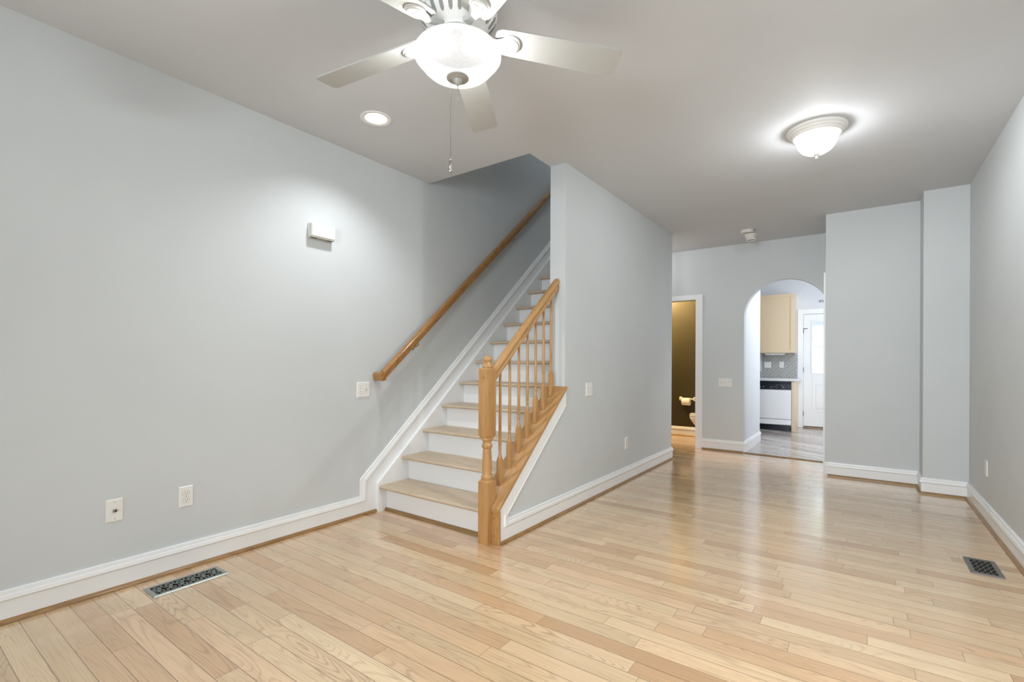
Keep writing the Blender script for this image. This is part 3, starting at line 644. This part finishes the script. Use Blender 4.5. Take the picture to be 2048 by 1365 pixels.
def blade(ang, first=None):
    a = math.radians(ang); d = Vector((math.cos(a), math.sin(a), 0)); n = Vector((-math.sin(a), math.cos(a), 0)); pt = math.radians(-12)
    dr_ = math.radians(5.6); flat = d.copy(); d = flat * math.cos(dr_) - Vector((0, 0, 1)) * math.sin(dr_)
    wv = n * math.cos(pt) + flat.cross(n) * math.sin(pt); wv = (wv - d * wv.dot(d)).normalized(); uv = d.cross(wv)
    o = Vector((FX, FY, BZ))
    out = [(r, w) for r, w in BL] + [(r, -w) for r, w in reversed(BL)]
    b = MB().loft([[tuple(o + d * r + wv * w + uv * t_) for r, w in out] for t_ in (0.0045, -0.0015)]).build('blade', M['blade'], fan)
    k = MB()
    # arm from the motor down to the blade, then a rounded plate with a ringed boss under it
    A = []
    for r, w, z, th in ((0.080, 0.026, 2.489, 0.010), (0.105, 0.021, 2.482, 0.011), (0.130, 0.016, 2.471, 0.010), (0.155, 0.019, 2.464, 0.009), (0.185, 0.030, 2.463, 0.006), (0.215, 0.030, 2.460, 0.005)):
        c = o + flat * r; c.z = z
        A.append([tuple(c + wv * w), tuple(c + wv * w * 0.6 - uv * th), tuple(c - wv * w * 0.6 - uv * th), tuple(c - wv * w), tuple(c - wv * w + uv * 0.002), tuple(c + wv * w + uv * 0.002)])
    k.loft(A)
    c = o + d * 0.215
    rings = []
    for rr, t_ in ((0.041, -0.0015), (0.041, -0.006), (0.036, -0.010), (0.033, -0.010), (0.031, -0.013), (0.024, -0.015), (0.021, -0.012), (0.0001, -0.013)):
        rings.append([tuple(c + d * rr * math.cos(2 * PI * i / 28) + wv * rr * math.sin(2 * PI * i / 28) + uv * t_) for i in range(28)])
    k.loft(rings)
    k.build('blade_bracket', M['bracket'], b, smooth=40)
for ang in (43.6, 119.5, 194.8, 265.5, 334.0): blade(ang)
def chain(top, zbot, fob):
    m_ = MB(); z = top.z
    while z > zbot: m_.sphere((top.x, top.y, z), 0.0016, 6, 4); z -= 0.0043
    m_.tube([(top.x, top.y, top.z + 0.004), (top.x, top.y, zbot)], 0.0005, 5)
    o = m_.build('pull_chain', M['chain'], fan)
    if fob:
        MB().lathe([(0.0, 0.004), (0.006, 0.002), (0.0085, -0.003), (0.0075, -0.008), (0.005, -0.010), (0.0065, -0.013), (0.0065, -0.034), (0.0045, -0.038), (0.0075, -0.041), (0.0085, -0.047), (0.006, -0.053), (0, -0.055)], (top.x, top.y, zbot), 18).build('fob', M['nickel'], o, smooth=40)
c0 = Vector((FX, FY, 2.309)) - side * 0.028
chain(c0, 1.987, True)
chain(Vector((FX, FY, 2.280)), 2.153, False)

# ------------------------------------------------------------------ smoke detector hanging from its base
sd = thing('smoke_detector', 'white smoke detector hanging loose from its base on the hall ceiling', 'smoke detector', (-1.10, 6.24, CEIL))
MB().lathe([(0.068, 0), (0.070, -0.012), (0.070, -0.030), (0.064, -0.036), (0.0, -0.036)], (-1.10, 6.24, CEIL), 36).build('base', M['detector'], sd, smooth=40)
dcx, dcy = -1.068, 6.262
MB().lathe([(0.030, -0.036), (0.058, -0.044), (0.066, -0.050), (0.066, -0.062), (0.060, -0.068), (0.052, -0.070), (0.052, -0.092), (0.046, -0.100), (0, -0.101)], (dcx, dcy, CEIL), 36).build('body', M['detector'], sd, smooth=40)
MB().box(dcx - 0.036, dcx + 0.054, dcy - 0.03, dcy + 0.03, CEIL - 0.132, CEIL - 0.099).build('battery_tray', M['detector'], sd, bevel=0.003)
for k in range(3): MB().box(dcx - 0.026 + k * 0.026, dcx - 0.006 + k * 0.026, dcy - 0.0315, dcy - 0.0295, CEIL - 0.127, CEIL - 0.116).build('slot', M['slot'], sd)

# ------------------------------------------------------------------ floor registers
def spiral(c, r, turns, a0, sgn, n=22):
    return [(c[0] + r * (1 - 0.82 * i / n) * math.cos(a0 + sgn * 2 * PI * turns * i / n), c[1] + r * (1 - 0.82 * i / n) * math.sin(a0 + sgn * 2 * PI * turns * i / n)) for i in range(n + 1)]
def strip(m_, pts, w, z0, z1, f):
    P = [Vector(p) for p in pts]; L = []; R = []
    for i in range(len(P)):
        d = (P[min(i + 1, len(P) - 1)] - P[max(i - 1, 0)]); d.normalize(); n = Vector((-d.y, d.x)) * w / 2
        L.append(P[i] + n); R.append(P[i] - n)
    m_.loft([[f(l.x, l.y, z0), f(l.x, l.y, z1), f(r.x, r.y, z1), f(r.x, r.y, z0)] for l, r in zip(L, R)])
def register(name, label, c, lx, ly, long_y, material, style):
    t = thing(name, label, 'floor vent', (c[0], c[1], 0))
    f = (lambda u, v, z: (c[0] + v, c[1] + u, z)) if long_y else (lambda u, v, z: (c[0] + u, c[1] + v, z))
    L, Wd = (ly, lx) if long_y else (lx, ly)
    mg = 0.022 if style == 'scroll' else 0.024
    fr = MB()
    o4 = lambda e, z: [f(s * (L / 2 - e), q * (Wd / 2 - e), z) for s, q in ((-1, -1), (1, -1), (1, 1), (-1, 1))]
    fr.loft([o4(0, 0.0), o4(0, 0.002), o4(0.006, 0.006), o4(0.014, 0.006), o4(mg, 0.0055), o4(mg, 0.001)], True, False)
    fr.build('frame', material, t)
    MB().prism(rect(-(L / 2 - mg), L / 2 - mg, -(Wd / 2 - mg), Wd / 2 - mg), f, 0.0002, 0.001).build('duct_shade_sheet', M['void'], t)  # black sheet stands in for the shade inside the duct
    g_ = MB(); hw, hl = Wd / 2 - mg, L / 2 - mg
    if style == 'scroll':
        n = 6; pitch = 2 * hl / n
        for i in range(n):
            u = -hl + pitch * (i + 0.5)
            for s in (-1, 1):
                uu = u + s * pitch * 0.16
                strip(g_, spiral((uu, s * hw * 0.50), hw * 0.44, 1.35, -s * 0.6 + (0 if s > 0 else PI), s), 0.0034, 0.001, 0.0062, f)
                # S stem joining the scroll to the next one and to the frame
                strip(g_, [(u + s * (pitch * 0.16 - hw * 0.44), s * hw * 0.45), (u - s * pitch * 0.18, s * hw * 0.10), (u - s * pitch * 0.02, -s * hw * 0.10), (u + s * pitch * 0.30, -s * hw * 0.55), (u + s * pitch * 0.50, -s * hw)], 0.0036, 0.001, 0.006, f)
                strip(g_, [(u - s * pitch * 0.5, s * hw), (u - s * pitch * 0.30, s * hw * 0.62), (u - s * pitch * 0.24, s * hw * 0.30)], 0.0024, 0.001, 0.006, f)
        for s in (-1, 1):
            strip(g_, [(s * hl, -hw * 0.34), (s * (hl - 0.006), -hw * 0.34), (s * (hl - 0.006), hw * 0.34), (s * hl, hw * 0.34)], 0.0035, 0.001, 0.006, f)
    else:
        n, m2 = 9, 4
        for i in range(n):
            u0 = -hl + 2 * hl * i / n
            for j in range(m2):
                v0 = -hw + 2 * hw * (j + 0.5 * (i % 2)) / m2
                strip(g_, [(u0, v0), (u0 + hl / n, v0 + 0.006), (u0 + 2 * hl / n, v0 + 2 * hw / m2 * 0.5)], 0.0030, 0.001, 0.0058, f)
                strip(g_, [(u0, v0 + hw / m2 * 1.0), (u0 + hl / n, v0 + hw / m2 * 0.72), (u0 + 2 * hl / n, v0 + hw / m2 * 0.35)], 0.0026, 0.001, 0.0058, f)
        for j in range(1, m2): strip(g_, [(-hl, -hw + 2 * hw * j / m2), (hl, -hw + 2 * hw * j / m2)], 0.0026, 0.001, 0.0056, f)
    g_.build('grille', material, t)
register('floor_register', 'pewter scrollwork floor register beside the left baseboard', (-2.898, 1.075), 0.150, 0.352, True, M['register'], 'scroll')
register('floor_register', 'dark latticed floor register beside the right wall', (0.572, 3.857), 0.141, 0.282, True, M['register_dark'], 'lattice')

# ------------------------------------------------------------------ powder room
point_light('powder_room_lamp', (-2.9, 7.25, 2.45), P_POWDER, 0.08, (1.0, 0.66, 0.31))
tp_ = thing('toilet_paper_holder', 'white toilet paper holder on the dark olive wall', 'toilet paper holder', (-2.27, 7.97, 0.59))
for x in (-2.375, -2.155):
    MB().box(x - 0.022, x + 0.022, 7.958, 7.97, 0.568, 0.632).box(x - 0.011, x + 0.011, 7.905, 7.958, 0.585, 0.618).build('post', M['porcelain'], tp_, bevel=0.004)
MB().tube([(-2.37, 7.915, 0.602), (-2.16, 7.915, 0.602)], 0.010, 12).build('spindle', M['porcelain'], tp_, smooth=40)
rl = MB().lathe([(0.019, -0.062), (0.058, -0.062), (0.060, -0.058), (0.060, 0.058), (0.058, 0.062), (0.019, 0.062), (0.019, -0.062)], (-2.272, 7.905, 0.558), 32, 'X', caps=False).build('toilet_roll', M['paper'], None, smooth=40)
tag(rl, 'white toilet paper roll hanging on the holder in the powder room', 'toilet paper')
to = thing('toilet', 'white toilet partly hidden behind the powder room door casing', 'toilet', (-1.75, 7.5, 0))
def oval(cx, cy, a, b, z, n=32, k=1.0): return [(cx + a * math.cos(2 * PI * i / n) * (1.0 if math.cos(2 * PI * i / n) < 0 else k), cy + b * math.sin(2 * PI * i / n), z) for i in range(n)]
MB().loft([oval(-1.74, 7.5, 0.20, 0.105, 0.0, k=0.9), oval(-1.74, 7.5, 0.19, 0.10, 0.05, k=0.9), oval(-1.76, 7.5, 0.18, 0.105, 0.16), oval(-1.80, 7.5, 0.24, 0.15, 0.26), oval(-1.84, 7.5, 0.255, 0.178, 0.335), oval(-1.845, 7.5, 0.26, 0.185, 0.372), oval(-1.845, 7.5, 0.255, 0.18, 0.380)]).build('bowl', M['porcelain'], to, smooth=50)
MB().loft([oval(-1.845, 7.5, 0.255, 0.183, 0.383), oval(-1.845, 7.5, 0.262, 0.19, 0.388), oval(-1.845, 7.5, 0.262, 0.19, 0.397), oval(-1.845, 7.5, 0.255, 0.183, 0.402)]).build('seat', M['porcelain'], to, smooth=40)
MB().loft([oval(-1.84, 7.5, 0.25, 0.180, 0.405), oval(-1.84, 7.5, 0.258, 0.187, 0.409), oval(-1.84, 7.5, 0.256, 0.185, 0.420), oval(-1.84, 7.5, 0.23, 0.165, 0.425)]).build('lid', M['porcelain'], to, smooth=40)
MB().box(-1.58, -1.395, 7.27, 7.73, 0.38, 0.74).build('tank', M['porcelain'], to, bevel=0.02, seg=3)
MB().box(-1.595, -1.385, 7.255, 7.745, 0.742, 0.775).build('tank_lid', M['porcelain'], to, bevel=0.01)

# ------------------------------------------------------------------ kitchen
YF = 9.60
dw = thing('dishwasher', 'white dishwasher with black control panel under the kitchen counter', 'dishwasher', (-1.28, YF, 0))
MB().box(-1.585, -0.985, YF + 0.02, Y_KIT - 0.02, 0.10, 0.868).build('cabinet', M['appliance'], dw)
MB().box(-1.583, -0.987, YF - 0.012, YF + 0.02, 0.205, 0.716).build('door_panel', M['appliance'], dw, bevel=0.006)
MB().box(-1.583, -0.987, YF - 0.006, YF + 0.02, 0.108, 0.192).build('lower_panel', M['appliance'], dw, bevel=0.004)
MB().box(-1.575, -0.995, YF + 0.045, YF + 0.06, 0.004, 0.10).build('kick_plate', M['panel_black'], dw)
cp = MB().prism([(YF - 0.022, 0.722), (YF + 0.02, 0.722), (YF + 0.02, 0.862), (YF - 0.012, 0.862), (YF - 0.022, 0.81)], YZ, -1.583, -0.987).build('control_panel', M['panel_black'], dw)
MB().lathe([(0.024, 0), (0.024, -0.012), (0.019, -0.02), (0, -0.02)], (-1.155, YF - 0.022, 0.765), 24, 'Y').build('dial', M['panel_black'], cp, smooth=40)
for i in range(6): MB().box(-1.565 + i * 0.020, -1.551 + i * 0.020, YF - 0.0245, YF - 0.0215, 0.753, 0.761).build('button', M['mark'], cp)
for x0, x1, z0_, z1_ in ((-1.42, -1.402, 0.757, 0.770), (-1.303, -1.272, 0.757, 0.762), (-1.238, -1.226, 0.768, 0.774), (-1.208, -1.195, 0.79, 0.794), (-1.135, -1.118, 0.79, 0.795), (-1.112, -1.092, 0.757, 0.766), (-1.56, -1.47, 0.782, 0.785), (-1.208, -1.19, 0.748, 0.752)):
    MB().box(x0, x1, YF - 0.0235, YF - 0.0215, z0_, z1_).build('marking', M['mark'], cp)
bc2 = thing('base_cabinet', 'narrow maple end panel to the right of the dishwasher', 'cabinet', (-0.94, YF, 0))
MB().box(-0.980, -0.942, YF, YF + 0.02, 0.0, 0.868).build('face_stile', M['maple'], bc2)
MB().box(-0.960, -0.942, YF + 0.02, Y_KIT - 0.018, 0.0, 0.868).build('side_panel', M['maple'], bc2)
MB().prism([(-0.937, YF), (-0.937, YF + 0.55), (-0.942, YF + 0.55), (-0.942, YF)], XY, 0, 0.016).build('shoe_moulding', M['maple'], bc2)
ct = MB().box(-3.0, -0.885, YF - 0.025, Y_KIT - 0.002, 0.870, 0.908).build('countertop', M['counter'], None, bevel=0.005)
tag(ct, 'pale countertop above the dishwasher', 'countertop')
# backsplash in a right-angled herringbone
tl = MB(); U = 0.0235; n_u, n_v = 62, 20
bx0, bz0 = -2.4, 0.909
def clip_tile(x0, x1, z0_, z1_):
    lim = [(-2.4, -1.548, 0.909, 1.035), (-1.548, -0.968, 0.909, 1.366)]
    for a, b, c_, d_ in lim:
        q = (max(x0, a), min(x1, b), max(z0_, c_), min(z1_, d_))
        if q[1] - q[0] > 0.004 and q[3] - q[2] > 0.004:
            g = 0.0030; tl.box(q[0] + g, q[1] - g, Y_KIT - 0.010, Y_KIT - 0.004, q[2] + g, q[3] - g)
for i in range(-4, n_u):
    for j in range(-4, n_v):
        k = (i - j) % 6
        if k == 0: clip_tile(bx0 + i * U, bx0 + (i + 3) * U, bz0 + j * U, bz0 + (j + 1) * U)
        elif k == 5: clip_tile(bx0 + i * U, bx0 + (i + 1) * U, bz0 + j * U, bz0 + (j + 3) * U)
bs = MB().prism([(-2.4, 0.909), (-0.968, 0.909), (-0.968, 1.366), (-1.548, 1.366), (-1.548, 1.035), (-2.4, 1.035)], XZ, Y_KIT - 0.006, Y_KIT - 0.0004).build('backsplash', M['grout'])
tag(bs, 'grey herringbone tile backsplash behind the kitchen counter', 'backsplash')
tl.build('tiles', M['tile'], bs)
t, f = plate('light_switch', 'white double switch plate on the kitchen tile backsplash', 'switch', 'tile', (-1.448, 1.150), 0.117, 0.116, 'white toggle switch plates'); toggles(t, f, (-0.023, 0.023), (0, 1))
t, f = plate('electrical_outlet', 'white outlet on the kitchen tile backsplash near the back door', 'outlet', 'tile', (-1.218, 1.152), 0.075, 0.116, 'white duplex wall outlets'); outlet(t, f)
uc = thing('wall_cabinet', 'pale maple wall cabinet above the tile backsplash', 'cabinet', (-1.27, Y_KIT - 0.15, 1.367))
YU = Y_KIT - 0.32
MB().box(-1.545, -0.985, YU + 0.02, Y_KIT - 0.001, 1.367, 2.437).build('carcass', M['maple'], uc)
cd = MB().prism([rect(-1.543, -0.987, 1.370, 2.435), rect(-1.488, -1.042, 1.425, 2.380)], XZ, YU, YU + 0.019).build('door', M['maple'], uc, bevel=0.002)
MB().box(-1.489, -1.041, YU + 0.009, YU + 0.016, 1.424, 2.381).build('door_panel', M['maple'], cd)
ul = MB().loft([[(x, y, z) for x, y, z in ((a, YU + 0.06, 1.366), (b, YU + 0.06, 1.366), (b, YU + 0.16, 1.366), (a, YU + 0.16, 1.366))] if z_ == 0 else [(a + 0.02, YU + 0.07, 1.330), (b - 0.02, YU + 0.07, 1.330), (b - 0.02, YU + 0.15, 1.330), (a + 0.02, YU + 0.15, 1.330)] for z_, a, b in ((0, -1.47, -1.13), (1, -1.47, -1.13))]).build('undercabinet_light', M['plate'], None, bevel=0.004)
tag(ul, 'slim white light fixture under the maple wall cabinet', 'light fixture')
# back door
ce = [(-0.955, 0), (-0.869, 0), (-0.869, 2.080), (0.0, 2.080), (0.0, 0), (0.09, 0), (0.09, 2.168), (-0.955, 2.168)]
struct(MB().prism(ce, XZ, Y_KIT - 0.018, Y_KIT).build('trim_6', M['trim'], bevel=0.003))
YD0, YD1 = Y_KIT + 0.012, Y_KIT + 0.055
dr = MB().prism([rect(-0.862, -0.003, 0.035, 2.072), rect(-0.728, -0.135, 1.005, 1.942)], XZ, YD0, YD1)
door = struct(dr.build('door_1', M['trim']))
door['label'] = 'white half-glass kitchen back door'
fr = MB().prism([rect(-0.748, -0.115, 0.985, 1.962), rect(-0.728, -0.135, 1.005, 1.942)], XZ, YD0 - 0.010, YD0 + 0.002); fr.build('glass_frame', M['trim'], door, bevel=0.004)
MB().box(-0.728, -0.135, YD0 + 0.018, YD0 + 0.024, 1.005, 1.942).build('pane', M['pane'], door)
for x0, x1 in ((-0.728, -0.462), (-0.402, -0.135)):
    MB().prism([rect(x0, x1, 0.30, 0.83), rect(x0 + 0.03, x1 - 0.03, 0.33, 0.80)], XZ, YD0 - 0.006, YD0 + 0.001).build('panel_moulding', M['trim'], door, bevel=0.002)
    MB().prism(rect(x0 + 0.055, x1 - 0.055, 0.355, 0.775), XZ, YD0 - 0.005, YD0 + 0.001).build('raised_panel', M['trim'], door, bevel=0.003)
for z in (0.257, 1.063, 1.775): MB().box(-0.8685, -0.8595, Y_KIT - 0.004, Y_KIT + 0.013, z - 0.045, z + 0.045).build('hinge', M['hinge'], door)
MB().box(-0.866, -0.800, Y_KIT + 0.004, Y_KIT + 0.011, 1.812, 1.822).build('chain_stop', M['hinge'], door)
MB().box(-0.862, -0.003, Y_KIT + 0.02, Y_KIT + 0.05, 0.021, 0.035).build('sweep', M['slot'], door)
struct(MB().box(-0.865, 0.0, Y_KIT - 0.03, Y_KIT + 0.15, 0, 0.019).build('trim_7', M['shoe_x'], bevel=0.004))
hk = thing('wall_hook', 'small dark twin hook on the kitchen wall above the back door', 'hook', (-0.585, Y_KIT, 2.30))
for x in (-0.603, -0.558):
    MB().loft([[(x - 0.016 + a, Y_KIT - d, 2.284 + b * 0.034) for a, b in ((0, 0), (0.006, 0), (0.028, 1), (0.022, 1))] for d in (0.0, 0.03)]).build('prong', M['slot'], hk)

# ------------------------------------------------------------------ outside the back door
struct(MB().box(-6, 6, Y_KIT + 0.15, 26, -0.25, -0.15).build('floor', M['ground']))
hb = thing('building', 'white sided garage seen through the back door glass', 'building', (1.0, 17.0, -0.15))
w_ = MB()
for i in range(17): w_.loft([[(-2.2, 16.0 - 0.0, -0.15 + i * 0.15), (4.0, 16.0, -0.15 + i * 0.15), (4.0, 20.0, -0.15 + i * 0.15), (-2.2, 20.0, -0.15 + i * 0.15)], [(-2.2, 16.02, -0.002 + i * 0.15), (4.0, 16.02, -0.002 + i * 0.15), (4.0, 20.0, -0.002 + i * 0.15), (-2.2, 20.0, -0.002 + i * 0.15)]])
w_.build('wall', M['siding'], hb)
MB().prism([(15.7, 2.32), (18.0, 3.0), (20.3, 2.32), (20.3, 2.42), (18.0, 3.12), (15.7, 2.42)], YZ, -2.4, 4.2).build('roof', M['roof'], hb)
MB().prism([rect(-1.5, -0.5, 0.75, 1.75), rect(-1.42, -0.58, 0.83, 1.67)], XZ, 15.94, 16.0).build('window', M['trim'], hb)
tr_ = thing('tree', 'pale green tree above the garage outside the back door', 'tree', (-1.4, 22.0, -0.15))
MB().tube([(-1.4, 22, -0.15), (-1.4, 22, 2.6)], 0.14, 10).build('trunk', M['bark'], tr_)
lf = MB(); rnd = random.Random(3)
for i in range(46):
    a, b_ = rnd.uniform(0, 2 * PI), rnd.uniform(-1, 1); r = 1.5 * rnd.uniform(0.5, 1) * math.sqrt(max(0, 1 - b_ * b_) * 0.8 + 0.2)
    lf.sphere((-1.4 + r * math.cos(a), 22 + r * math.sin(a), 3.7 + 1.2 * b_), rnd.uniform(0.25, 0.5), 8, 6)
lf.build('foliage', M['leaf'], tr_)
